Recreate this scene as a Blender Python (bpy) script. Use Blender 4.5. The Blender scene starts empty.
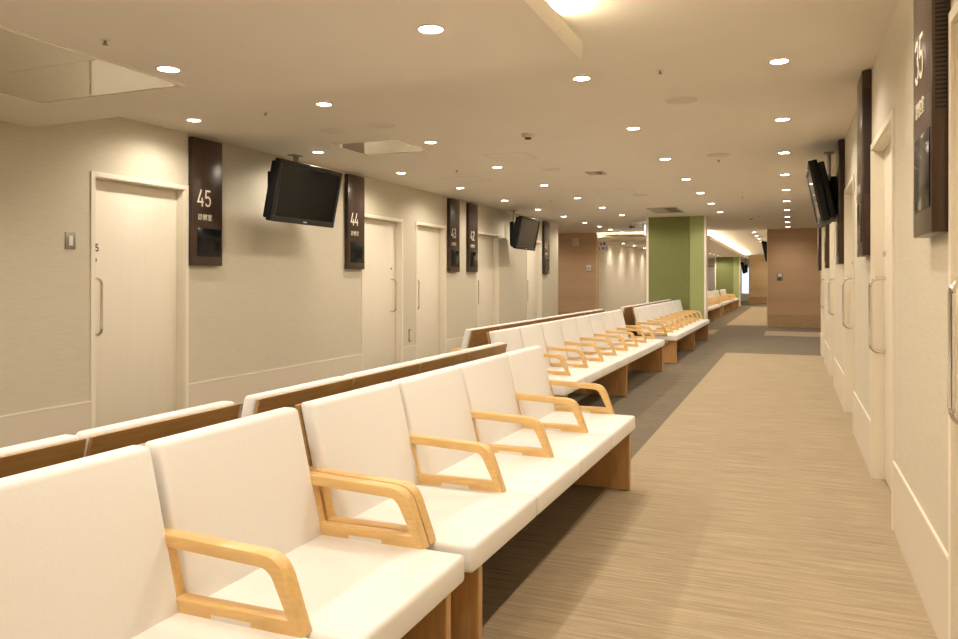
import bpy, bmesh, math, random
from mathutils import Vector, Matrix
random.seed(7)
PI = math.pi
sc = bpy.context.scene
col = sc.collection

# ------------------------------------------------------------------ materials
def mat(name, base, rough=.5, metal=0., spec=.5, emit=None, estr=0., coat=0.):
    m = bpy.data.materials.new(name); m.use_nodes = True
    b = m.node_tree.nodes['Principled BSDF']
    b.inputs['Base Color'].default_value = (*base, 1)
    b.inputs['Roughness'].default_value = rough
    b.inputs['Metallic'].default_value = metal
    b.inputs['Specular IOR Level'].default_value = spec
    b.inputs['Coat Weight'].default_value = coat
    if emit:
        b.inputs['Emission Color'].default_value = (*emit, 1)
        b.inputs['Emission Strength'].default_value = estr
    return m

def noise_mix(m, c1, c2, scale, vec_scale, detail=4, bump=0., lo=.35, hi=.65, coord='Object', dist=.002):
    """procedural two-tone pattern: noise stretched by vec_scale"""
    nt = m.node_tree; N = nt.nodes; L = nt.links
    b = N['Principled BSDF']
    tc = N.new('ShaderNodeTexCoord'); mp = N.new('ShaderNodeMapping')
    mp.inputs['Scale'].default_value = vec_scale
    nz = N.new('ShaderNodeTexNoise'); nz.inputs['Scale'].default_value = scale
    nz.inputs['Detail'].default_value = detail
    rp = N.new('ShaderNodeValToRGB')
    rp.color_ramp.elements[0].position = lo; rp.color_ramp.elements[0].color = (*c1, 1)
    rp.color_ramp.elements[1].position = hi; rp.color_ramp.elements[1].color = (*c2, 1)
    L.new(tc.outputs[coord], mp.inputs['Vector']); L.new(mp.outputs['Vector'], nz.inputs['Vector'])
    L.new(nz.outputs['Fac'], rp.inputs['Fac']); L.new(rp.outputs['Color'], b.inputs['Base Color'])
    if bump:
        bp = N.new('ShaderNodeBump'); bp.inputs['Strength'].default_value = bump
        bp.inputs['Distance'].default_value = dist
        L.new(nz.outputs['Fac'], bp.inputs['Height']); L.new(bp.outputs['Normal'], b.inputs['Normal'])
    return m

def sc3(c, k): return tuple(min(1, x * k) for x in c)

M = {}
M['paint'] = noise_mix(mat('cream_paint', (.8, .74, .62), .42), (.80, .735, .61), (.82, .755, .63), 3, (1, 1, 1))
M['door'] = noise_mix(mat('door_laminate', (.82, .75, .62), .3), (.82, .755, .63), (.84, .775, .65), 30, (1, 1, .05))
WALL = (.605, .55, .43)
M['wall'] = noise_mix(mat('wall_fabric', WALL, .8), sc3(WALL, .93), sc3(WALL, 1.06), 26, (1, .4, 12), 6, .12, .3, .7)
M['ceiling'] = noise_mix(mat('ceiling_board', (.8, .75, .66), .7), (.79, .735, .64), (.81, .755, .66), 2, (1, 1, 1))
M['base'] = mat('baseboard_vinyl', (.68, .605, .49), .5)
M['capline'] = mat('baseboard_cap', (.86, .80, .68), .45)
BEIGE = (.435, .35, .235)
def carpet(name, c, k1, k2):
    m = mat(name, c, .95, spec=.1)
    nt = m.node_tree; N = nt.nodes; L = nt.links; b = N['Principled BSDF']
    tc = N.new('ShaderNodeTexCoord')
    def stripe(vs, s, det):
        mp = N.new('ShaderNodeMapping'); mp.inputs['Scale'].default_value = vs
        nz = N.new('ShaderNodeTexNoise'); nz.inputs['Scale'].default_value = s; nz.inputs['Detail'].default_value = det
        L.new(tc.outputs['Object'], mp.inputs['Vector']); L.new(mp.outputs['Vector'], nz.inputs['Vector'])
        return nz
    a = stripe((.5, 16, 1), 4, 6); d = stripe((2.2, 90, 1), 3, 3); e = stripe((90, 160, 1), 2, 2)
    mx = N.new('ShaderNodeMath'); mx.operation = 'ADD'
    L.new(a.outputs['Fac'], mx.inputs[0]); L.new(d.outputs['Fac'], mx.inputs[1])
    m2 = N.new('ShaderNodeMath'); m2.operation = 'MULTIPLY_ADD'; m2.inputs[1].default_value = .8
    L.new(e.outputs['Fac'], m2.inputs[0]); L.new(mx.outputs[0], m2.inputs[2])
    mr = N.new('ShaderNodeMapRange'); mr.inputs['From Min'].default_value = 1.0; mr.inputs['From Max'].default_value = 1.8
    L.new(m2.outputs[0], mr.inputs['Value'])
    rp = N.new('ShaderNodeValToRGB')
    rp.color_ramp.elements[0].color = (*sc3(c, k1), 1); rp.color_ramp.elements[1].color = (*sc3(c, k2), 1)
    L.new(mr.outputs[0], rp.inputs['Fac']); L.new(rp.outputs['Color'], b.inputs['Base Color'])
    bp = N.new('ShaderNodeBump'); bp.inputs['Strength'].default_value = .35; bp.inputs['Distance'].default_value = .004
    L.new(m2.outputs[0], bp.inputs['Height']); L.new(bp.outputs['Normal'], b.inputs['Normal'])
    return m
M['beige'] = carpet('beige_carpet', BEIGE, .55, 1.28)
M['dark'] = carpet('brown_carpet', (.205, .168, .122), .5, 1.5)
M['vinyl'] = noise_mix(mat('white_vinyl', (.85, .825, .785), .42, spec=.4), (.81, .79, .765), (.835, .815, .795), 180, (1, 1, 1), 2, .04)
def wood(name, c, k=.82, vs=(1, 1, 1), rough=.35, scale=6, k2=1.12):
    return noise_mix(mat(name, c, rough), sc3(c, k), sc3(c, k2), scale, vs, 6, 0, .3, .7)
M['arm'] = wood('beech_arm', (.74, .49, .20), .9, (3, 20, 20), .32, 4, 1.06)
M['slab'] = wood('oak_slab', (.50, .285, .115), .82, (12, 12, 1.2), .35, 5, 1.1)
M['ply'] = wood('oak_back_panel', (.43, .255, .095), .82, (10, 1.0, 14), .38, 5, 1.12)
def plank(name, c, k, h):
    m = wood(name, c, k, (1.2, 1.2, 60), .45, 4, 1.06)
    nt = m.node_tree; N = nt.nodes; L = nt.links; b = N['Principled BSDF']
    src = b.inputs['Base Color'].links[0].from_socket
    tc = N.new('ShaderNodeTexCoord'); sx = N.new('ShaderNodeSeparateXYZ'); L.new(tc.outputs['Object'], sx.inputs[0])
    mm = N.new('ShaderNodeMath'); mm.operation = 'DIVIDE'; mm.inputs[1].default_value = h; L.new(sx.outputs['Z'], mm.inputs[0])
    fl = N.new('ShaderNodeMath'); fl.operation = 'FLOOR'; L.new(mm.outputs[0], fl.inputs[0])
    wn = N.new('ShaderNodeTexWhiteNoise'); wn.noise_dimensions = '1D'; L.new(fl.outputs[0], wn.inputs['W'])
    mr = N.new('ShaderNodeMapRange'); mr.inputs['To Min'].default_value = .95; mr.inputs['To Max'].default_value = 1.05
    L.new(wn.outputs['Value'], mr.inputs['Value'])
    mi = N.new('ShaderNodeVectorMath'); mi.operation = 'SCALE'
    L.new(src, mi.inputs[0]); L.new(mr.outputs[0], mi.inputs['Scale']); L.new(mi.outputs[0], b.inputs['Base Color'])
    return m
M['woodwall'] = plank('walnut_wall_panel', (.58, .385, .235), .92, .16)
M['woodfar'] = plank('pale_oak_wall_panel', (.70, .52, .29), .9, .16)
M['woodbase'] = wood('wood_skirting', (.50, .34, .19), .85, (1, 1, 20), .45)
M['greend'] = noise_mix(mat('olive_green_wallcover', (.18, .2, .062), .7), (.178, .196, .06), (.195, .215, .068), 60, (1, 1, .1))
M['greenl'] = noise_mix(mat('pale_green_wallcover', (.345, .385, .155), .7), (.335, .375, .15), (.36, .40, .163), 60, (1, 1, .1))
M['sign'] = mat('sign_brown_metal', (.060, .034, .022), .28, .25, .6)
M['signside'] = mat('sign_brown_side', (.05, .028, .019), .5)
M['slot'] = mat('vent_slot_black', (.006, .005, .005), .7)
M['glass_dark'] = mat('black_display_glass', (.008, .008, .008), .18, 0, .25)
M['letter'] = mat('ivory_lettering', (.88, .80, .64), .4)
M['tv'] = mat('tv_black_plastic', (.009, .009, .009), .5, 0, .2)
M['bezel'] = mat('tv_grey_bezel', (.028, .027, .025), .4, 0, .3)
M['screen'] = mat('tv_screen', (.008, .008, .007), .14, 0, .22)
M['steel'] = mat('brushed_steel', (.70, .67, .62), .14, 1.)
M['grey'] = mat('grey_metal_plate', (.30, .27, .23), .4, .6)
M['white'] = mat('white_plastic', (.80, .77, .71), .4)
M['offwhite'] = mat('offwhite_grille', (.70, .64, .53), .6)
M['black'] = mat('black_rubber', (.01, .01, .01), .6)
M['louvre'] = mat('beige_louvre', (.50, .43, .32), .5)
M['gloss'] = mat('glossy_ceiling_panel', (.62, .56, .45), .06, 0, .9, coat=.6)
M['lens'] = mat('lamp_lens', (1, 1, 1), .4, emit=(1, .94, .83), estr=26)
M['led'] = mat('cove_led', (1, 1, 1), .4, emit=(1, .84, .60), estr=90)
M['exit'] = mat('lit_exit_sign', (.7, .85, .85), .4, emit=(.75, .92, 1.0), estr=1.6)
M['day'] = mat('daylight_pane', (.6, .7, .8), .3, emit=(.62, .80, 1.0), estr=1.15)
M['red'] = mat('red_pictogram', (.5, .06, .04), .5)
M['blue'] = mat('blue_pictogram', (.06, .10, .35), .5)
M['ink'] = mat('dark_ink', (.04, .035, .03), .5)

# ------------------------------------------------------------------ helpers
def bm_box(bm, lo, hi, bevel=0., seg=2):
    v = [bm.verts.new((x, y, z)) for z in (lo[2], hi[2]) for y in (lo[1], hi[1]) for x in (lo[0], hi[0])]
    fs = [bm.faces.new([v[i] for i in f]) for f in ((0, 2, 3, 1), (4, 5, 7, 6), (0, 1, 5, 4), (2, 6, 7, 3), (0, 4, 6, 2), (1, 3, 7, 5))]
    if bevel:
        es = set(e for f in fs for e in f.edges)
        bmesh.ops.bevel(bm, geom=list(es), offset=bevel, segments=seg, affect='EDGES', profile=.5)
    return v

def bm_prism(bm, pts, axis, a, b, bevel=0., seg=2):
    """closed 2-D outline pts (counter-clockwise) extruded along axis from a to b"""
    def p3(p, t):
        if axis == 'y': return (p[0], t, p[1])
        if axis == 'x': return (t, p[0], p[1])
        return (p[0], p[1], t)
    A = [bm.verts.new(p3(p, a)) for p in pts]; B = [bm.verts.new(p3(p, b)) for p in pts]
    n = len(pts); fs = [bm.faces.new(A), bm.faces.new(B[::-1])]
    for i in range(n):
        fs.append(bm.faces.new((A[i], B[i], B[(i + 1) % n], A[(i + 1) % n])))
    if bevel:
        es = set(e for f in fs[:2] for e in f.edges)
        bmesh.ops.bevel(bm, geom=list(es), offset=bevel, segments=seg, affect='EDGES', profile=.5)
    bmesh.ops.recalc_face_normals(bm, faces=bm.faces[:])

def bm_tube(bm, pts, r, n=10, caps=True):
    pts = [Vector(p) for p in pts]; rings = []
    up = Vector((0, 0, 1))
    for i, p in enumerate(pts):
        t = (pts[min(i + 1, len(pts) - 1)] - pts[max(i - 1, 0)]).normalized()
        s = t.cross(up)
        if s.length < .1: s = t.cross(Vector((0, 1, 0)))
        s.normalize(); u = s.cross(t).normalized()
        if i and rings:  # keep orientation
            if s.dot(ps) < 0: s, u = -s, -u
        ps = s
        rings.append([bm.verts.new(p + r * (math.cos(2 * PI * k / n) * s + math.sin(2 * PI * k / n) * u)) for k in range(n)])
    for a, b in zip(rings, rings[1:]):
        for k in range(n):
            bm.faces.new((a[k], a[(k + 1) % n], b[(k + 1) % n], b[k]))
    if caps:
        bm.faces.new(rings[0]); bm.faces.new(rings[-1][::-1])
    bmesh.ops.recalc_face_normals(bm, faces=bm.faces[:])

def bm_lathe(bm, prof, n=24, c=(0, 0, 0)):
    """prof: list of (r, z)"""
    rings = [[bm.verts.new((c[0] + r * math.cos(2 * PI * k / n), c[1] + r * math.sin(2 * PI * k / n), c[2] + z)) for k in range(n)] for r, z in prof]
    for a, b in zip(rings, rings[1:]):
        for k in range(n): bm.faces.new((a[k], a[(k + 1) % n], b[(k + 1) % n], b[k]))
    if prof[0][0] > 1e-5: bm.faces.new(rings[0])
    if prof[-1][0] > 1e-5: bm.faces.new(rings[-1][::-1])
    bmesh.ops.remove_doubles(bm, verts=bm.verts[:], dist=1e-6)
    bmesh.ops.recalc_face_normals(bm, faces=bm.faces[:])

def mesh(name, bm, *mats, smooth=False):
    me = bpy.data.meshes.new(name); bm.normal_update(); bm.to_mesh(me); bm.free()
    for m in mats: me.materials.append(m)
    if smooth:
        me.polygons.foreach_set('use_smooth', [True] * len(me.polygons))
        try: me.set_sharp_from_angle(angle=math.radians(40))
        except Exception: pass
    return me

def obj(name, me, parent=None, loc=(0, 0, 0), rotz=0., rot=None):
    o = bpy.data.objects.new(name, me); col.objects.link(o)
    o.location = loc; o.rotation_euler = rot if rot else (0, 0, rotz)
    if parent: o.parent = parent
    return o

def tag(o, label=None, cat=None, group=None, kind=None):
    if label: o['label'] = label
    if cat: o['category'] = cat
    if group: o['group'] = group
    if kind: o['kind'] = kind
    return o

def thing(name, label, cat, loc=(0, 0, 0), rotz=0., group=None):
    o = bpy.data.objects.new(name, None); col.objects.link(o); o.empty_display_size = .1
    o.location = loc; o.rotation_euler = (0, 0, rotz)
    return tag(o, label, cat, group)

def copy_tree(o, parent=None):
    c = o.copy(); col.objects.link(c)
    if parent: c.parent = parent
    for ch in [x for x in bpy.data.objects if x.parent == o]: copy_tree(ch, c)
    return c

def boxmesh(name, lo, hi, m, bevel=0., seg=2, smooth=False):
    bm = bmesh.new(); bm_box(bm, lo, hi, bevel, seg); return mesh(name, bm, m, smooth=smooth or bevel > 0)

def struct(name, me, label=None, cat=None, parent=None):
    o = obj(name, me, parent)
    if not parent: o['kind'] = 'structure'
    if label: o['label'] = label
    if cat: o['category'] = cat
    return o

def ribbon(bm, pts, w, z0, z1):
    """flat stroke lettering: polyline in (x, y) with width w, extruded z0..z1"""
    pts = [Vector((p[0], p[1])) for p in pts]; L = []; R = []
    for i, p in enumerate(pts):
        d0 = (p - pts[i - 1]).normalized() if i else None
        d1 = (pts[i + 1] - p).normalized() if i < len(pts) - 1 else None
        if d0 is None: t = d1; k = 1
        elif d1 is None: t = d0; k = 1
        else:
            t = (d0 + d1).normalized() if (d0 + d1).length > 1e-4 else d1
            k = 1 / max(.45, t.dot(d1))
        n = Vector((-t.y, t.x)) * w / 2 * k
        L.append(p + n); R.append(p - n)
    for i in range(len(pts) - 1):
        q = [L[i], R[i], R[i + 1], L[i + 1]]
        a = [bm.verts.new((v.x, v.y, z0)) for v in q]; b = [bm.verts.new((v.x, v.y, z1)) for v in q]
        bm.faces.new(a[::-1]); bm.faces.new(b)
        for j in range(4): bm.faces.new((a[j], a[(j + 1) % 4], b[(j + 1) % 4], b[j]))

def arc(cx, cy, rx, ry, a0, a1, n=10):
    return [(cx + rx * math.cos(math.radians(a0 + (a1 - a0) * i / n)), cy + ry * math.sin(math.radians(a0 + (a1 - a0) * i / n))) for i in range(n + 1)]
DIG = {  # strokes in a .5 x 1 box
    '4': [[(.30, 1), (.02, .27), (.5, .27)], [(.37, .52), (.37, 0)]],
    '5': [[(.46, .96), (.10, .96), (.07, .56)] + arc(.25, .33, .21, .27, 130, -150, 14)],
    '3': [arc(.24, .74, .19, .22, 160, -90, 10) + arc(.24, .28, .22, .24, 90, -160, 12)],
    '2': [arc(.25, .73, .20, .23, 170, -20, 10) + [(.05, .04), (.48, .04)]],
    '1': [[(.10, .78), (.28, .97), (.28, 0)]],
}
def digits(bm, s, h, w, adv=.62):
    """lettering in the local x(y-up) plane, origin at bottom-left"""
    for i, c in enumerate(s):
        for st in DIG[c]:
            ribbon(bm, [((x + i * adv) * h, y * h) for x, y in st], w, 0, .002)

def kanji_mesh(body, size):
    cu = bpy.data.curves.new('caption', 'FONT'); cu.body = body; cu.size = size; cu.extrude = .001; cu.space_character = 1.02
    o = bpy.data.objects.new('caption_tmp', cu); col.objects.link(o)
    dg = bpy.context.evaluated_depsgraph_get(); dg.update()
    me = bpy.data.meshes.new_from_object(o.evaluated_get(dg)); bpy.data.objects.remove(o)
    me.materials.clear(); me.materials.append(M['letter'])
    return me

# ------------------------------------------------------------------ setting
ZC = 2.58; XL = -5.10; XR = .477; ZS0, ZS1 = 2.35, 2.45
# floor: one slab, carpet colours by region
xs = [-9.5, -5.1, -2.7, -1.65, -1.02, -.6, -.55, .70, 4.0]
ys = [-4, 13.7, 18.25, 19.85, 22.1, 37.3, 43.4, 44.3, 48]
bm = bmesh.new()
gv = {(i, j): bm.verts.new((x, y, 0)) for i, x in enumerate(xs) for j, y in enumerate(ys)}
for i in range(len(xs) - 1):
    for j in range(len(ys) - 1):
        f = bm.faces.new((gv[i, j], gv[i + 1, j], gv[i + 1, j + 1], gv[i, j + 1]))
        cx = (xs[i] + xs[i + 1]) / 2; cy = (ys[j] + ys[j + 1]) / 2
        be = (cy < 13.7 and -1.02 < cx < .70) or (18.25 < cy < 19.85 and (cx > -.55 or -2.7 < cx < -1.65)) \
            or (22.1 < cy < 37.3 and -1.65 < cx < -.6) or (43.4 < cy < 44.3 and -1.65 > cx > -2.7)
        f.material_index = 1 if be else 0
r = bmesh.ops.extrude_face_region(bm, geom=bm.faces[:])
for v in [g for g in r['geom'] if isinstance(g, bmesh.types.BMVert)]: v.co.z -= .12
bmesh.ops.recalc_face_normals(bm, faces=bm.faces[:])
struct('floor', mesh('floor', bm, M['dark'], M['beige']), 'carpet floor, brown with beige striped walkways', 'floor')
struct('ceiling', boxmesh('ceiling', (-9.5, -4, ZC), (4, 48, ZC + .15), M['ceiling']), 'flat cream ceiling dotted with downlights', 'ceiling')

def wall_mesh(name, x_face, x_back, y0, y1, doors, m):
    bm = bmesh.new(); lo, hi = min(x_face, x_back), max(x_face, x_back); y = y0
    for a, b, h in doors:
        bm_box(bm, (lo, y, 0), (hi, a, ZC)); bm_box(bm, (lo, a, h), (hi, b, ZC)); y = b
    bm_box(bm, (lo, y, 0), (hi, y1, ZC))
    return mesh(name, bm, m)
LD = [(4.455, 5.435, 2.065), (8.56, 9.615, 2.065), (10.095, 11.085, 2.065), (12.44, 13.455, 2.065), (15.18, 16.165, 2.065)]
RD = [(1.74, 2.795, 2.055), (4.315, 5.365, 2.055), (6.88, 7.935, 2.055), (9.77, 10.825, 2.055), (12.50, 13.525, 2.055)]
LEND, REND = 17.5, 14.25
struct('wall_left', wall_mesh('wall_left', XL, XL - .25, -4, LEND, LD, M['wall']), 'long left wall in beige woven wallcovering', 'wall')
struct('wall_right', wall_mesh('wall_right', XR, XR + .25, -4, REND, RD, M['wall']), 'right wall in beige woven wallcovering', 'wall')
struct('wall_back', boxmesh('wall_back', (-5.1, -4.2, 0), (.477, -4, ZC), M['wall']))
# cross corridor returns
struct('wall_cross_left', boxmesh('wcl', (-9.5, LEND - .25, 0), (XL - .25, LEND, ZC), M['paint']))
struct('wall_cross_right', boxmesh('wcr', (XR + .25, REND - .25, 0), (4, REND, ZC), M['paint']))
struct('wall_cross_left_end', boxmesh('wcle', (-9.7, LEND - .25, 0), (-9.5, 21.6, ZC), M['paint']))
struct('wall_cross_right_end', boxmesh('wcre', (4, REND - .25, 0), (4.2, 21.8, ZC), M['paint']))
# wood walls at the cross corridor
def woodwall(name, x0, x1, y, label, m, t=.2):
    o = struct(name, boxmesh(name, (x0, y, .33), (x1, y + t, ZC), m), label, 'wall')
    obj('skirting', boxmesh('sk', (x0, y - .004, 0), (x1, y + t, .33), M['woodbase']), o)
    return o
wl = woodwall('wall_wood_left', -9.5, -5.10, 21.3, 'brown wood panelled wall end between left wall and toilet corridor', M['woodwall'])
obj('edge_trim', boxmesh('et', (-5.10, 21.29, 0), (-5.07, 21.5, ZC), M['woodfar']), wl)
wr = woodwall('wall_wood_right', -.55, 4.0, 21.6, 'reddish wood panelled wall closing the right walkway', M['woodwall'])
obj('edge_trim', boxmesh('et2', (-.575, 21.59, 0), (-.55, 21.8, ZC), M['woodfar']), wr)
woodwall('wall_wood_far', -2.10, -.55, 44.0, 'pale wood panelled wall at the far end of the walkway', M['woodfar'])
struct('wall_inner_right', boxmesh('wir', (-.55, 21.8, 0), (-.35, 44, ZC), M['paint']))
struct('wall_far_left', boxmesh('wfl', (XL - .2, 21.5, 0), (XL, 48, ZC), M['paint']), 'pale wall of the toilet corridor lit by downlights from above', 'wall')
bm = bmesh.new()
for a in ((-5.1, -2.70, 0, ZC), (-2.70, -2.10, 0, .42), (-2.70, -2.10, 2.0, ZC), (-2.10, -.35, 0, ZC)):
    bm_box(bm, (a[0], 47.8, a[2]), (a[1], 48, a[3]))
struct('wall_end', mesh('wall_end', bm, M['paint']))
w1 = tag(obj('window_1', None), 'tall narrow window glowing blue white at the far end', 'window', kind='structure')
w1.location = (-2.40, 47.8, .42)
obj('pane', boxmesh('pane', (-.27, .05, .03), (.27, .07, 1.55), M['day']), w1)
bm = bmesh.new()
for a in ((-.30, -.27, 0, 1.58), (.27, .30, 0, 1.58), (-.27, .27, 0, .03), (-.27, .27, 1.55, 1.58)):
    bm_box(bm, (a[0], -.01, a[2]), (a[1], .10, a[3]))
obj('window_frame', mesh('wf', bm, M['paint']), w1)

dn = tag(obj('door_11', None), 'cream door on the far end wall beyond the green pillars', 'door', kind='structure'); dn.location = (-4.45, 47.8, 0)
obj('door_leaf', boxmesh('dl', (-.40, -.02, 0), (.40, 0, 2.05), M['door']), dn)
bm = bmesh.new()
for a in ((-.45, -.40, 0, 2.10), (.40, .45, 0, 2.10), (-.40, .40, 2.05, 2.10)): bm_box(bm, (a[0], -.03, a[2]), (a[1], 0, a[3]))
obj('door_frame', mesh('dfr', bm, M['ply']), dn)
# dropped ceilings with cove lighting
def slab_prism(name, pts, z0, z1, m, label):
    bm = bmesh.new(); bm_prism(bm, pts, 'z', z0, z1)
    return struct(name, mesh(name, bm, m), label, 'ceiling')
slab_prism('trim_1', [(XL, -4), (-.98, -4), (-.98, 3.80), (XL, 3.92)], ZS0, ZS1, M['ceiling'], 'dropped ceiling panel overhead at the upper left')
struct('trim_2', boxmesh('soffend', (XL, 3.68, ZS1), (-1.085, 3.72, ZC), M['ceiling']))
slab_prism('trim_3', [(XL, 21.45), (-2.03, 21.45), (-2.03, 43.0), (XL, 43.0)], ZS0, ZS1, M['ceiling'], 'dropped ceiling panel with glowing edges beyond the cross corridor')
def led(name, lo, hi, label):
    return tag(obj('cove_light', boxmesh(name, lo, hi, M['led'])), label, 'light')
led('led1', (-1.15, -3.8, ZS1), (-1.09, 3.66, ZS1 + .012), 'hidden strip light above the edge of the near dropped ceiling')
led('led2', (-2.20, 21.7, ZS1), (-2.16, 42.8, ZS1 + .02), 'long strip light glowing above the far dropped ceiling edge beside the walkway')
led('led3', (-5.0, 21.80, ZS1), (-2.3, 21.85, ZS1 + .01), 'strip light glowing above the front edge of the far dropped ceiling')

# baseboards
def baseboards(side, x, s, spans, h):
    for k, (a, b) in enumerate(spans):
        bm = bmesh.new(); lo, hi = sorted((x, x + s * .006)); bm_box(bm, (lo, a, 0), (hi, b, h - .008))
        o = struct('baseboard_%s_%d' % (side, k + 1), mesh('bb', bm, M['base']))
        lo, hi = sorted((x, x + s * .009))
        obj('cap_strip', boxmesh('cap', (lo, a, h - .008), (hi, b, h), M['capline']), o)
FR = .035
def spans(doors, y0, y1):
    out = []; y = y0
    for a, b, h in doors: out.append((y, a - FR)); y = b + FR
    out.append((y, y1)); return out
baseboards('left', XL, 1, spans(LD, -4, LEND), .29)
baseboards('right', XR, -1, spans(RD, -4, REND), .345)

# ------------------------------------------------------------------ doors (local: +x out of wall, y along wall)
def make_door(n, loc, rotz, w, h, depth, handle_y, label, lock=True, num=None, hx=.05):
    d = tag(obj('door_%d' % n, None), label, 'door', kind='structure'); d.location = loc; d.rotation_euler = (0, 0, rotz)
    bm = bmesh.new()
    bm_box(bm, (-.004, -FR, 0), (.010, .004, h + FR)); bm_box(bm, (-.004, w - .004, 0), (.010, w + FR, h + FR))
    bm_box(bm, (-.004, .004, h - .004), (.010, w - .004, h + FR))
    bm_box(bm, (-depth - .05, 0, 0), (-.004, .012, h)); bm_box(bm, (-depth - .05, w - .012, 0), (-.004, w, h))
    bm_box(bm, (-depth - .05, .012, h - .012), (-.004, w - .012, h))
    obj('door_frame', mesh('door_frame', bm, M['paint']), d)
    obj('door_leaf', boxmesh('door_leaf', (-depth - .045, .014, .012), (-depth, w - .014, h - .014), M['door'], .003), d)
    bm = bmesh.new(); r = .0112; x0 = -depth; x1 = -depth + hx + .045; z0, z1 = .80, 1.25
    pts = [(x0, handle_y, z0)]
    pts += [(x1 - .05 + .05 * math.sin(t * PI / 12), handle_y, z0 + .05 - .05 * math.cos(t * PI / 12)) for t in range(7)]
    pts += [(x1 - .05 + .05 * math.cos(t * PI / 12), handle_y, z1 - .05 + .05 * math.sin(t * PI / 12)) for t in range(7)]
    pts += [(x0, handle_y, z1)]
    bm_tube(bm, pts, r, 12)
    obj('door_handle', mesh('door_handle', bm, M['steel'], smooth=True), d)
    if lock:
        bm = bmesh.new(); bm_lathe(bm, [(.018, 0), (.018, .012), (.012, .016), (.0, .016)], 16)
        bm.transform(Matrix.Translation((-depth, handle_y, 1.40)) @ Matrix.Rotation(PI / 2, 4, 'Y'))
        obj('lock', mesh('lock', bm, M['steel'], smooth=True), d)
    if num:
        bm = bmesh.new(); digits(bm, num, .06, .010)
        bm.transform(Matrix.Translation((-depth, handle_y + .03, 1.47)) @ Matrix(((0, 0, 1, 0), (1, 0, 0, 0), (0, 1, 0, 0), (0, 0, 0, 1))) @ Matrix.Translation((-.02, 0, 0)))
        obj('door_number', mesh('door_number', bm, M['ink']), d)
    return d
LL = ['cream sliding door nearest the camera on the left wall, beside sign 45', 'cream sliding door just right of sign 44',
      'cream sliding door just left of sign 43', 'cream sliding door just right of sign 42', 'cream sliding door behind the far television, beside sign 41']
for k, (a, b, h) in enumerate(LD):
    w = b - a; hy = .075 if k != 1 else w - .16
    make_door(k + 1, (XL, a, 0), 0, w, h, .085, hy, LL[k], k != 3, '5' if k == 0 else None, .035)
RL = ['cream door at the right edge of the photo, nearest the camera', 'cream door on the right wall just before the second brown sign',
      'third cream door along the right wall', 'fourth cream door along the right wall', 'farthest cream door on the right wall, near the wall end']
for k, (a, b, h) in enumerate(RD):
    w = b - a
    make_door(k + 6, (XR, b, 0), PI, w, h, .062, .10, RL[k], True, None, .04)

# ------------------------------------------------------------------ sign boxes
kmesh = kanji_mesh('診察室', .062)
TXT = Matrix(((0, 0, 1, 0), (1, 0, 0, 0), (0, 1, 0, 0), (0, 0, 0, 1)))   # letters: x->y, y->z, z->x (outwards)
D = .055; SW = .39; SZ0, SZ1 = 1.375, 2.55; SH = SZ1 - SZ0
sg_body = boxmesh('sign_body', (0, 0, 0), (D, SW, SH), M['sign'], .003)
sg_screen = boxmesh('sign_display', (D - .001, .055, .085), (D + .004, SW - .02, .345), M['glass_dark'], .001)
bm = bmesh.new()
def vent(y0, y1):
    bm = bmesh.new()
    for i in range(46):
        bm_box(bm, (.010, y0, .40 + i * .0145), (D - .010, y1, .40 + i * .0145 + .007))
    return mesh('sign_vent', bm, M['slot'])
bm.free(); sg_vent = vent(-.0015, .0005); sg_vent2 = vent(SW - .0005, SW + .0015)
def make_sign(loc, rotz, num, label):
    t = thing('room_sign', label, 'sign', loc, rotz, 'brown room sign boxes on the walls')
    obj('housing', sg_body, t); obj('display', sg_screen, t); obj('vent_slots', sg_vent, t); obj('vent_slots', sg_vent2, t)
    if num:
        bm = bmesh.new(); digits(bm, num, .155, .016, .60)
        bm.transform(Matrix.Translation((D + .0005, .06, .545)) @ TXT)
        obj('room_number', mesh('room_number', bm, M['letter']), t)
    o = obj('room_caption', kmesh, t); o.matrix_local = Matrix.Translation((D + .001, .062, .425)) @ TXT
    return t
LS = [(5.475, '45'), (8.12, '44'), (11.16, '43'), (11.95, '42'), (16.23, '41')]
LSL = ['brown wall sign reading 45 beside the nearest left door', 'brown wall sign reading 44 right of the near television',
       'brown wall sign reading 43, left one of the close pair', 'brown wall sign reading 42, right one of the close pair',
       'brown wall sign reading 41 just right of the far television']
for (y, n), l in zip(LS, LSL): make_sign((XL, y, SZ0), 0, n, l)
RS = [(2.845, '35'), (5.43, None), (8.0, None), (10.90, None), (13.60, None)]
RSL = ['brown wall sign reading 35 at the upper right edge', 'second brown sign along the right wall, past the handled cream door',
       'third brown sign along the right wall, below the hanging television', 'fourth brown sign along the right wall',
       'farthest brown sign on the right wall']
for (y, n), l in zip(RS, RSL): make_sign((XR, y + SW, SZ0 + .02), PI, n, l)

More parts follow.
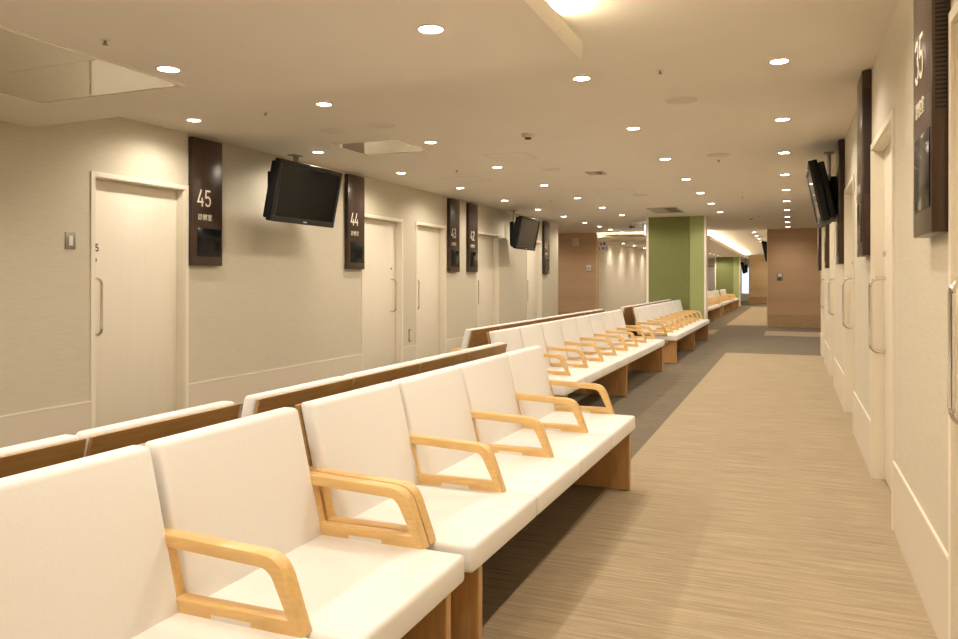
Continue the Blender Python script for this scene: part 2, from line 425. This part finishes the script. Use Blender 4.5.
# ------------------------------------------------------------------ televisions (local: screen faces +x, hangs from z=0 at ceiling)
TW, TH = 1.06, .60; TILT = math.radians(11.5)
rotT = Matrix.Rotation(TILT, 4, 'Y')
def tb(lo, hi, m, name, bevel=.006):
    bm = bmesh.new(); bm_box(bm, lo, hi, bevel); bm.transform(Matrix.Translation((0, 0, -.485)) @ rotT); return mesh(name, bm, m, smooth=True)
tv_case = tb((-.07, -TW / 2, -TH / 2), (0, TW / 2, TH / 2), M['tv'], 'tv_housing', .012)
bm = bmesh.new(); b_ = .045
for a in ((-TW / 2, TW / 2, -TH / 2, -TH / 2 + b_ + .01), (-TW / 2, TW / 2, TH / 2 - b_, TH / 2), (-TW / 2, -TW / 2 + b_, -TH / 2 + b_ + .01, TH / 2 - b_), (TW / 2 - b_, TW / 2, -TH / 2 + b_ + .01, TH / 2 - b_)):
    bm_box(bm, (-.01, a[0], a[2]), (.012, a[1], a[3]), .004)
bm.transform(Matrix.Translation((0, 0, -.485)) @ rotT); tv_bez = mesh('tv_bezel', bm, M['bezel'], smooth=True)
tv_scr = tb((-.005, -TW / 2 + b_, -TH / 2 + b_ + .01), (.003, TW / 2 - b_, TH / 2 - b_), M['screen'], 'tv_screen', 0)
tv_rear = tb((-.13, -TW / 2 + .03, -TH / 2 + .02), (-.07, TW / 2 - .03, TH / 2 - .03), M['tv'], 'tv_rear', .012)
tv_box = boxmesh('tv_mount_box', (-.255, -TW / 2 + .20, -.70), (-.185, TW / 2 - .10, -.27), M['tv'], .008)
tv_box_r = boxmesh('tv_mount_box', (-.245, -.45, -.72), (-.15, .12, -.30), M['tv'], .008)
tv_arm = boxmesh('tv_arm', (-.19, -.12, -.60), (-.10, .12, -.35), M['tv'])
def pole(x, y, xb):
    bm = bmesh.new(); bm_tube(bm, [(x, y, -.36), (x, y, -.010)], .02, 12); bm_box(bm, (x - .05, y - .07, -.010), (x + .05, y + .07, 0))
    bm_tube(bm, [(x, y + .045, -.30), (x, y + .045, -.010)], .008, 8)
    lo, hi = sorted((x - .01, xb)); bm_box(bm, (lo, y - .02, -.36), (hi, y + .02, -.32))
    return mesh('tv_pole', bm, M['grey'], smooth=True)
tv_pole = pole(-.42, .36, -.25); tv_pole_r = pole(-.15, -.30, -.16)
bm = bmesh.new(); bm_box(bm, (.011, -.03, -TH / 2 + .02), (.0135, .03, -TH / 2 + .03)); bm.transform(Matrix.Translation((0, 0, -.485)) @ rotT)
tv_logo = mesh('tv_badge', bm, M['white'])
def make_tv(loc, rotz, label, right=False):
    t = thing('television', label, 'television', loc, rotz, 'ceiling hung televisions')
    h = obj('housing', tv_case, t); obj('badge', tv_logo, obj('bezel', tv_bez, t)); obj('screen', tv_scr, t); obj('rear_cover', tv_rear, t)
    obj('mount_box', tv_box_r if right else tv_box, t); obj('mount_arm', tv_arm, t); obj('ceiling_pole', tv_pole_r if right else tv_pole, t)
    return t
make_tv((-4.51, 6.51, ZC), 0, 'black television hanging between signs 45 and 44')
make_tv((-4.51, 13.52, ZC), 0, 'black television hanging before sign 41 on the left')
make_tv((.225, 8.55, ZC), PI, 'black television hanging by the right wall, seen edge on', True)
make_tv((-.73, 24.6, ZC), PI, 'small distant television peeping past the reddish wood wall', True)
make_tv((-2.33, 42.2, ZS0), PI, 'tiny far television above the glowing window', True)

# ------------------------------------------------------------------ benches (local: faces +x, runs along +y from 0, row axis at x=0)
PIT, AW = .615, .045
ZSEAT = .43
def cushion(bm, y0, y1):
    bm_box(bm, (.262, y0, ZSEAT - .085), (.775, y1, ZSEAT), .016, 3)
bm = bmesh.new(); cushion(bm, .003, PIT - .003); seat_me = mesh('seat_cushion', bm, M['vinyl'], smooth=True)
# backrest profile in (x, z): tilted cushion
BT = math.atan2(.095, .40)
def backprof(off0, off1, z0, z1):
    f = lambda z, o: (.285 - (z - ZSEAT) * math.tan(BT) - o, z)
    return [f(z0, off0), f(z0, off1), f(z1, off1), f(z1, off0)]
bm = bmesh.new(); p = backprof(0, .062, .395, .828)
A = [bm.verts.new((q[0], .011, q[1])) for q in p]; B = [bm.verts.new((q[0], PIT - .011, q[1])) for q in p]
fs = [bm.faces.new(A), bm.faces.new(B[::-1])] + [bm.faces.new((A[i], B[i], B[(i + 1) % 4], A[(i + 1) % 4])) for i in range(4)]
bmesh.ops.recalc_face_normals(bm, faces=fs)
bmesh.ops.bevel(bm, geom=list({e for f in fs for e in f.edges}), offset=.016, segments=3, affect='EDGES', profile=.5)
back_me = mesh('backrest', bm, M['vinyl'], smooth=True)
bm = bmesh.new(); bm_prism(bm, backprof(.063, .078, .20, .818), 'y', .009, PIT - .009, .002, 1); panel_me = mesh('back_panel', bm, M['ply'])
# armrest: loop frame, outline outer minus inner, swept across AW
def quad_strip(bm, outer, inner, y0, y1, closed=True):
    n = len(outer)
    V = [[bm.verts.new((p[0], y, p[1])) for p in ring] for ring, y in ((outer, y0), (inner, y0), (outer, y1), (inner, y1))]
    fs = []
    for i in range(n if closed else n - 1):
        j = (i + 1) % n
        fs.append(bm.faces.new((V[0][i], V[0][j], V[1][j], V[1][i]))); fs.append(bm.faces.new((V[2][j], V[2][i], V[3][i], V[3][j])))
        fs.append(bm.faces.new((V[0][j], V[0][i], V[2][i], V[2][j]))); fs.append(bm.faces.new((V[1][i], V[1][j], V[3][j], V[3][i])))
    bmesh.ops.recalc_face_normals(bm, faces=bm.faces[:])
    es = [e for e in bm.edges if len(e.link_faces) == 2 and e.calc_face_angle(0) > math.radians(60)]
    bmesh.ops.bevel(bm, geom=es, offset=.004, segments=2, affect='EDGES', profile=.5)
def rnd(corner, prev, nxt, r, n=6):
    c = Vector(corner); a = (Vector(prev) - c).normalized(); b = (Vector(nxt) - c).normalized()
    return [tuple((1 - t) ** 2 * (c + a * r) + 2 * t * (1 - t) * c + t * t * (c + b * r)) for t in (i / (n - 1) for i in range(n))]
o0 = (.205, .426); o1 = (.644, .426); o2 = (.578, .603); o3 = (.168, .618)
i0 = (.272, .461); i1 = (.602, .463); i2 = (.548, .572); i3 = (.240, .584)
outer = [o0, o1] + rnd(o2, o1, o3, .052) + [o3]
inner = [i0, i1] + rnd(i2, i1, i3, .028) + [i3]
bm = bmesh.new(); quad_strip(bm, outer, inner, 0, AW); arm_me = mesh('armrest', bm, M['arm'], smooth=True)
tagplate_me = boxmesh('arm_plate', (.385, -.0015, .429), (.50, .0005, .441), M['white'])
def leg_mesh():
    bm = bmesh.new(); bm_box(bm, (.04, 0, .006), (.760, .034, .346), .003); bm_box(bm, (.06, .004, 0), (.10, .030, .006)); bm_box(bm, (.70, .004, 0), (.74, .030, .006))
    for f in bm.faces:
        if max(v.co.z for v in f.verts) <= .0061: f.material_index = 1
    return mesh('leg', bm, M['slab'], M['black'])
leg_me = leg_mesh()
def make_bench(loc, rotz, label, start_arm, flip=False, n=4):
    """flip: the row facing the left wall; runs along -y in local terms so that arms mirror"""
    L = n * PIT + AW
    t = thing('bench', label, 'bench', loc, rotz, 'white waiting room benches')
    for k in range(n):
        obj('seat', seat_me, t, (0, k * PIT + AW / 2, 0))
        b = obj('backrest', back_me, t, (0, k * PIT + AW / 2, 0)); obj('back_panel', panel_me, b)
    ks = range(0, n + 1) if start_arm else (range(0, n) if flip else range(1, n + 1))
    for k in ks:
        a = obj('armrest', arm_me, t, (0, k * PIT, 0)); obj('name_plate', tagplate_me, a)
    for y in (.10, L / 2 - .06, L - .134) if n > 4 else (.10, L - .134): obj('leg', leg_me, t, (0, y, 0))
    obj('support_rail', boxmesh('rail', (.30, .02, .29), (.36, L - .02, .345), M['slab']), t)
    obj('support_rail', boxmesh('rail2', (.60, .02, .31), (.64, L - .02, .345), M['slab']), t)
    return t
UL = 4 * PIT + AW
UL8 = 8 * PIT + AW
# (y0, row axis x, tilt of the row, seats, start arm, label, y shift and label of the bench behind it)
rows = [
 (2.110 - UL, -1.665, 0, 4, True, 'white bench closest to the camera, cut by the lower left corner', .03, 'wood backed bench facing the left wall, at the lower left edge'),
 (2.125, -1.665, math.radians(-.75), 4, True, 'white four seat bench in the foreground beside the beige walkway', .165, 'wood backed bench facing the left wall, behind the foreground four seater'),
 (5.67, -2.375, math.radians(-.2), 8, False, 'long white bench in the middle row, past the foreground gap', .19, 'long bench facing the left wall in the middle row'),
 (11.44, -2.315, 0, 8, True, 'long white bench of the third row, reaching the green pillar', .22, 'long bench facing the left wall in the third row, left of the pillar'),
]
for y, x, rz, n, sa, l1, dy, l2 in rows:
    ln = n * PIT + AW
    make_bench((x, y, 0), rz, l1, sa, n=n)
    rear = make_bench((-1.62 if n == 4 else (-2.34 if y < 10 else -2.22), y + ln + dy, 0), PI, l2, sa, flip=True, n=n)
    if dy == .165: rear.scale.y = 1.045
far = [(21.95, 8, 'distant white bench just past the near green pillar'), (27.95, 8, 'distant white bench second past the near green pillar'),
       (34.0, 4, 'farthest white bench, in front of the far green pillar')]
for y, n, l in far: make_bench((-2.93, y, 0), 0, l, True, n=n)

# ------------------------------------------------------------------ green pillars
def make_pillar(n, y, x0, x1, x2, x3, top, label):
    o = tag(obj('pillar', boxmesh('pillar', (x0 + .02, y + .012, 0), (x3 - .02, y + .26, top), M['paint'])), label, 'pillar', 'green pillars in the bench row')
    obj('dark_panel', boxmesh('dp', (x0 + .045, y, 0), (x2, y + .012, top), M['greend']), o)['label'] = 'dark olive green panel'
    obj('light_panel', boxmesh('lp', (x2, y - .02, 0), (x3 - .045, y + .012, top), M['greenl']), o)['label'] = 'pale green panel'
    obj('corner_trim', boxmesh('ct', (x0, y - .012, 0), (x0 + .045, y + .26, top), M['capline']), o)
    obj('corner_trim', boxmesh('ct', (x3 - .045, y - .03, 0), (x3, y + .26, top), M['capline']), o)
    return o
make_pillar(1, 16.58, -2.865, -2.81, -1.96, -1.625, ZC, 'wide two tone green pillar standing in the bench row')
make_pillar(2, 38.8, -3.40, -3.35, -2.55, -2.24, ZS0, 'far green pillar behind the farthest white bench')

# ------------------------------------------------------------------ ceiling fittings
bm = bmesh.new(); bm_lathe(bm, [(.051, -.001), (.054, -.005), (.061, -.005), (.065, 0), (.045, 0), (.047, -.001)], 28); ring_me = mesh('trim_ring', bm, M['white'], smooth=True)
bm = bmesh.new(); bm_lathe(bm, [(.0535, -.0030), (.0, -.0030)], 28); bmesh.ops.recalc_face_normals(bm, faces=bm.faces[:])
for f in bm.faces:
    if f.normal.z > 0: f.normal_flip()
lens_me = mesh('lens', bm, M['lens'])
ORD = ['first', 'second', 'third', 'fourth', 'fifth', 'sixth', 'seventh', 'eighth', 'ninth', 'tenth', 'eleventh', 'twelfth', 'thirteenth']
WARM = (1.0, .89, .745)
lamp_data = {}
def lamp(loc, watts, angle=125, blend=.6, r=.05):
    k = (watts, angle, blend, r)
    if k not in lamp_data:
        d = bpy.data.lights.new('downlight_beam', 'SPOT'); d.energy = watts; d.color = WARM; d.spot_size = math.radians(angle); d.spot_blend = blend
        d.shadow_soft_size = r; lamp_data[k] = d
    o = bpy.data.objects.new('downlight_beam', lamp_data[k]); col.objects.link(o); o.location = loc
    return o
def downlight(x, y, z, label, watts=51, angle=165, blend=.45):
    t = thing('downlight', label, 'light', (x, y, z), 0, 'round recessed downlights')
    obj('trim_ring', ring_me, t); obj('lens', lens_me, t)
    lamp((x, y, z - .012), watts, angle, blend)
def row(x, ysl, z, desc, **k):
    for i, y in enumerate(ysl): downlight(x[min(i, len(x) - 1)] if isinstance(x, list) else x, y, z, '%s downlight from the front in the row %s' % (ORD[i], desc), **k)
row(-.063, [1.40, 3.22, 5.03, 6.86, 8.66, 10.47, 12.23, 13.98, 15.76, 17.45, 19.1, 20.7], ZC, 'nearest the right wall', angle=150, blend=.8)
row(-1.285, [4.96, 6.77, 8.62, 10.45, 12.2, 13.95, 15.75], ZC, 'above the walkway edge')
row([-3.29, -3.24, -3.225], [4.95, 6.71, 8.49, 10.36, 12.18, 13.96, 15.73], ZC, 'left of the bench rows')
row([-4.627, -4.58, -4.518, -4.458, -4.46, -4.45, -4.43, -4.45, -4.43, -4.44], [5.034, 6.78, 8.505, 10.22, 12.1, 13.9, 15.63, 17.5, 18.9, 20.2], ZC, 'along the left wall', angle=162, blend=.65)
row(-1.472, [-.6, 1.20, 3.05], ZS0, 'under the near dropped ceiling, right side, mostly added out of view')  # only the last fitting is visible; the others are added for illumination
row(-3.03, [-.6, 1.25, 3.11], ZS0, 'under the near dropped ceiling, centre, mostly added out of view')  # unseen fittings before the last one are extra lamps added for illumination
row(-4.55, [-.6, 1.40], ZS0, 'added out of view under the near dropped ceiling, far left')  # whole row is out of view, added for illumination
row(-.945, [22.7, 24.5, 26.4, 28.3, 31, 35, 39, 42.5], ZC, 'of the far walkway')
row(-3.11, [24.5, 28.5, 33.3, 35.0, 36.9, 38.0], ZS0, 'above the distant benches', watts=75)
row(-4.68, [23.1, 24.8, 26.7, 28.6, 30.6, 33.0, 36], ZS0, 'along the toilet corridor wall', watts=42, angle=155, blend=.9)
row(-3.6, [44.5, 46.5], ZC, 'added to brighten the far end wall')  # extra lamps added because the end wall came out dark
row(-7.2, [18.6, 20.2], ZC, 'inside the left side passage')
row(2.0, [16.0, 19.5], ZC, 'inside the right side passage')

def hatch(x0, x1, y0, y1, z, label):
    bm = bmesh.new(); w = .006
    for a in ((x0, x1, y0, y0 + w), (x0, x1, y1 - w, y1), (x0, x0 + w, y0, y1), (x1 - w, x1, y0, y1)):
        bm_box(bm, (a[0], a[2], z - .0015), (a[1], a[3], z))
    t = thing('ceiling_hatch', label, 'hatch', ((x0 + x1) / 2, (y0 + y1) / 2, z))
    for v in bm.verts: v.co -= Vector(t.location)
    obj('frame', mesh('hatch_frame', bm, M['louvre']), t)
    obj('panel', boxmesh('hatch_panel', (x0 + w - t.location.x, y0 + w - t.location.y, -.001), (x1 - w - t.location.x, y1 - w - t.location.y, 0), M['ceiling']), t)
hatch(-3.05, -2.58, 7.60, 8.06, ZC, 'square access hatch in the ceiling behind the smoke detector')
hatch(-4.25, -3.75, 9.10, 9.65, ZC, 'square access hatch in the ceiling above signs 44 and 43')
hatch(-2.98, -2.50, 4.16, 4.56, ZC, 'square access hatch in the ceiling just behind the near dropped edge')
hatch(-2.75, -2.2, 11.3, 11.9, ZC, 'square access hatch in the ceiling near the grey slot diffuser')

def glossy_unit(x0, x1, y0, y1, z, label, split=None):
    t = thing('ceiling_air_conditioner', label, 'air conditioner', ((x0 + x1) / 2, (y0 + y1) / 2, z)); c = Vector(t.location)
    bm = bmesh.new(); w = .012
    for a in ((x0, x1, y0, y0 + w), (x0, x1, y1 - w, y1), (x0, x0 + w, y0 + w, y1 - w), (x1 - w, x1, y0 + w, y1 - w)):
        bm_box(bm, (a[0] - c.x, a[2] - c.y, -.008), (a[1] - c.x, a[3] - c.y, 0))
    obj('frame', mesh('ac_frame', bm, M['capline']), t)
    ysp = [y0 + w] + ([split] if split else []) + [y1 - w]
    for a, b in zip(ysp, ysp[1:]):
        obj('panel', boxmesh('ac_panel', (x0 + w - c.x, a + .003 - c.y, -.005), (x1 - w - c.x, b - .003 - c.y, 0), M['gloss']), t)
glossy_unit(-4.20, -3.46, 6.42, 7.14, ZC, 'square glossy panel in the ceiling by the near television')
glossy_unit(-4.34, -3.19, 1.95, 3.40, ZS0, 'large glossy panel in the dropped ceiling at the upper left', 2.83)

def disc_thing(name, prof, x, y, z, m, label, cat, group, extra=None):
    bm = bmesh.new(); bm_lathe(bm, prof, 28); t = thing(name, label, cat, (x, y, z), 0, group)
    obj('cover', mesh(name, bm, m, smooth=True), t)
    if extra:
        bm = bmesh.new(); bm_lathe(bm, extra[0], 16); obj(extra[2], mesh(name + '_tip', bm, extra[1], smooth=True), t)
spk = [(.0, -.010), (.10, -.010), (.112, -.006), (.118, 0), (.0, 0)]
for x, y, l in ((-3.28, 5.81, 'round speaker grille in the ceiling in front of the glossy square panel'), (-3.81, 5.86, 'faint round speaker grille left of the bolder one'),
                (-.755, 5.84, 'round speaker grille in the ceiling above the walkway'), (-2.197, 12.13, 'round speaker grille in the ceiling before the green pillar'),
                (-.72, 8.56, 'faint round speaker grille deep in the walkway ceiling'), (-2.69, 8.9, 'faint round speaker grille behind the ceiling hatch')):
    disc_thing('ceiling_speaker', spk, x, y, ZC, M['offwhite'], l, 'speaker', 'round ceiling speakers')
sm = [(.0, -.035), (.045, -.035), (.058, -.022), (.062, 0), (.0, 0)]
disc_thing('smoke_detector', sm, -2.23, 6.67, ZC, M['offwhite'], 'white smoke detector in the middle of the ceiling', 'smoke detector', 'smoke detectors', ([(.0, -.05), (.028, -.05), (.03, -.034), (.0, -.034)], M['ink'], 'sensor'))
disc_thing('smoke_detector', sm, -.77, 17.2, ZC, M['white'], 'distant smoke detector before the far glowing edge', 'smoke detector', 'smoke detectors', ([(.0, -.05), (.028, -.05), (.03, -.034), (.0, -.034)], M['ink'], 'sensor'))
spr = [(.0, -.004), (.022, -.004), (.025, 0), (.0, 0)]; tip = [(.0, -.026), (.013, -.025), (.013, -.022), (.006, -.019), (.007, -.005), (.0, -.005)]
for x, y, z, l in ((-2.93, 2.62, ZS0, 'sprinkler head under the near dropped ceiling at upper left'), (-.771, 4.96, ZC, 'sprinkler head above the walkway, nearest the right wall lights'),
                (-3.88, 5.01, ZC, 'sprinkler head above sign 45'), (-3.77, 8.53, ZC, 'sprinkler head in the ceiling left of the hatch'),
                (-.74, 8.9, ZC, 'second sprinkler head along the walkway ceiling'), (-.72, 13.0, ZC, 'third sprinkler head along the walkway ceiling'),
                (-3.75, 12.4, ZC, 'sprinkler head in the ceiling before sign 41'), (-.6, 16.9, ZC, 'farthest sprinkler head along the walkway ceiling')):
    disc_thing('ceiling_sprinkler', spr, x, y, z, M['offwhite'], l, 'sprinkler', 'ceiling sprinkler heads', (tip, M['grey'], 'nozzle'))

def louvre(x0, x1, y0, y1, label, dark_from, n=9, frame=.03):
    t = thing('air_vent', label, 'vent', ((x0 + x1) / 2, (y0 + y1) / 2, ZC)); c = Vector(t.location); bm = bmesh.new()
    for a in ((x0, x1, y0, y0 + frame), (x0, x1, y1 - frame, y1), (x0, x0 + frame, y0 + frame, y1 - frame), (x1 - frame, x1, y0 + frame, y1 - frame)):
        bm_box(bm, (a[0] - c.x, a[2] - c.y, -.012), (a[1] - c.x, a[3] - c.y, 0))
    obj('frame', mesh('vent_frame', bm, M['louvre']), t)
    obj('backing', boxmesh('vent_back', (x0 + frame - c.x, y0 + frame - c.y, -.002), (x1 - frame - c.x, y1 - frame - c.y, 0), M['slot']), t)
    bm = bmesh.new()
    for i in range(n):
        x = x0 + frame + (i + .5) * (x1 - x0 - 2 * frame) / n; w = (x1 - x0 - 2 * frame) / n * (.46 if i < dark_from else .16)
        bm_box(bm, (x - w - c.x, y0 + frame - c.y, -.010 if i < dark_from else -.005), (x + w - c.x, y1 - frame - c.y, -.003))
    obj('louvres', mesh('vent_louvres', bm, M['louvre']), t)
louvre(-2.49, -1.94, 14.36, 15.47, 'square louvred air vent in the ceiling above the green pillar', 5)
louvre(-2.36, -2.14, 9.28, 9.52, 'small slotted air diffuser in the middle of the ceiling', 2, 4, .015)

# ------------------------------------------------------------------ wall fittings
t = thing('light_switch', 'grey framed light switch left of the nearest left door', 'switch', (XL, 4.235, 1.54))
obj('plate', boxmesh('sp', (0, -.045, -.065), (.008, .045, .065), M['grey'], .003), t)
obj('rocker', boxmesh('sr', (.008, -.018, -.038), (.013, .018, .038), M['white'], .002), t)
t = thing('wall_plate', 'small grey plate low on the wall between signs 44 and 43', 'plate', (XL, 9.86, .44))
obj('plate', boxmesh('wp', (0, -.03, -.09), (.012, .03, .09), M['grey'], .003), t)
obj('cover', boxmesh('wpc', (.012, -.02, -.07), (.02, .02, .07), M['offwhite'], .002), t)
t = thing('wall_speaker', 'white box high on the left wood wall end', 'speaker', (-5.68, 21.3, 2.32))
obj('case', boxmesh('ws', (-.09, -.06, -.11), (.09, 0, .11), M['white'], .008), t); obj('grille', boxmesh('wsg', (-.07, -.063, -.09), (.07, -.06, .09), M['offwhite']), t)
t = thing('call_box', 'small white box at mid height on the left wood wall end', 'box', (-5.30, 21.3, 1.58))
obj('case', boxmesh('cb', (-.06, -.05, -.08), (.06, 0, .08), M['white'], .008), t); obj('button', boxmesh('cbb', (-.02, -.055, -.02), (.02, -.05, .02), M['grey']), t)
t = thing('intercom', 'small grey switch plate on the reddish wood wall', 'switch', (-.26, 21.6, 1.33))
obj('plate', boxmesh('ip', (-.07, -.012, -.10), (.07, 0, .10), M['grey'], .003), t)
obj('screen', boxmesh('isc', (-.045, -.016, .0), (.045, -.012, .08), M['white']), t)
obj('button', boxmesh('ib', (-.02, -.018, -.07), (.02, -.012, -.03), M['ink']), t)
# toilet sign (projecting plate)
t = thing('toilet_sign', 'white toilet sign with red and blue figures by the passage', 'sign', (-4.915, 21.42, 2.225))
obj('plate', boxmesh('ts', (-.13, -.012, -.15), (.13, .012, .13), M['white'], .004), t)
def figure(cx, m, skirt):
    bm = bmesh.new(); bm_prism(bm, [(cx - .035, 0.0), (cx + .035, 0.0), (cx + .012, .07), (cx - .012, .07)] if skirt else [(cx - .02, 0), (cx + .02, 0), (cx + .03, .07), (cx - .03, .07)], 'y', -.016, -.0125)
    bm_prism(bm, [(cx + .015 * math.cos(a * PI / 6), .09 + .015 * math.sin(a * PI / 6)) for a in range(12)], 'y', -.016, -.0125)
    return mesh('figure', bm, m)
obj('woman_figure', figure(-.06, M['red'], True), t); obj('man_figure', figure(.03, M['blue'], False), t)
bm = bmesh.new(); bm_box(bm, (-.03, -.016, -.11), (.02, -.0125, -.06)); bm_box(bm, (-.12, -.016, -.11), (-.105, -.0125, -.06)); bm_box(bm, (-.12, -.016, -.11), (-.08, -.0125, -.098))
bm_prism(bm, [(.075, -.11), (.09, -.11), (.09, -.075), (.105, -.075), (.0825, -.05), (.06, -.075), (.075, -.075)], 'y', -.016, -.0125)
obj('arrow_symbols', mesh('sym', bm, M['ink']), t)
obj('bracket', boxmesh('tsb', (-.17, -.01, .13), (.13, .01, .225), M['steel']) if False else boxmesh('tsb', (-.02, -.008, .125), (.02, .008, .13), M['steel']), t)
# exit sign and camera hanging left of the pillar
t = thing('exit_sign', 'pale blue lit exit sign hanging left of the green pillar', 'sign', (-3.085, 18.0, ZC))
obj('panel', boxmesh('ex', (-.05, -.15, -.31), (-.02, .15, -.06), M['exit'], .004), t)
obj('case', boxmesh('exc', (-.02, -.16, -.32), (.04, .16, -.05), M['white'], .004), t)
obj('hanger', boxmesh('exh', (.0, -.03, -.05), (.03, .03, 0), M['grey']), t)
t = thing('ceiling_camera', 'dark camera under the ceiling left of the exit sign', 'camera', (-3.42, 18.0, ZC))
bm = bmesh.new(); bm_tube(bm, [(-.04, -.12, -.10), (.0, .10, -.08)], .03, 12); obj('camera_body', mesh('cam_body', bm, M['ink'], smooth=True), t)
obj('bracket', boxmesh('cbk', (-.02, -.02, -.07), (.20, .02, 0), M['offwhite']), t)

# ------------------------------------------------------------------ world, camera, colour
w = bpy.data.worlds.new('world'); sc.world = w; w.use_nodes = True
w.node_tree.nodes['Background'].inputs[0].default_value = (1, .85, .65, 1); w.node_tree.nodes['Background'].inputs[1].default_value = .05
cam = bpy.data.cameras.new('camera'); co = bpy.data.objects.new('camera', cam); col.objects.link(co)
F = 765; yaw = math.atan2(790.5 - 479, F)
cam.sensor_width = 36; cam.lens = F * 36 / 958; cam.sensor_fit = 'HORIZONTAL'
cam.shift_y = -(319.5 - 280) / 958
co.location = (0, 0, 1.24); co.rotation_euler = (PI / 2, 0, yaw)
cam.clip_start = .02; cam.clip_end = 200
sc.camera = co
sc.view_settings.view_transform = 'Standard'; sc.view_settings.look = 'None'; sc.view_settings.gamma = 1
sc.view_settings.exposure = 0.2
try:
    sc.view_settings.use_curve_mapping = False
except Exception: pass
sc.cycles.max_bounces = 10; sc.cycles.diffuse_bounces = 6; sc.cycles.use_denoising = True
sc.cycles.sample_clamp_indirect = 6
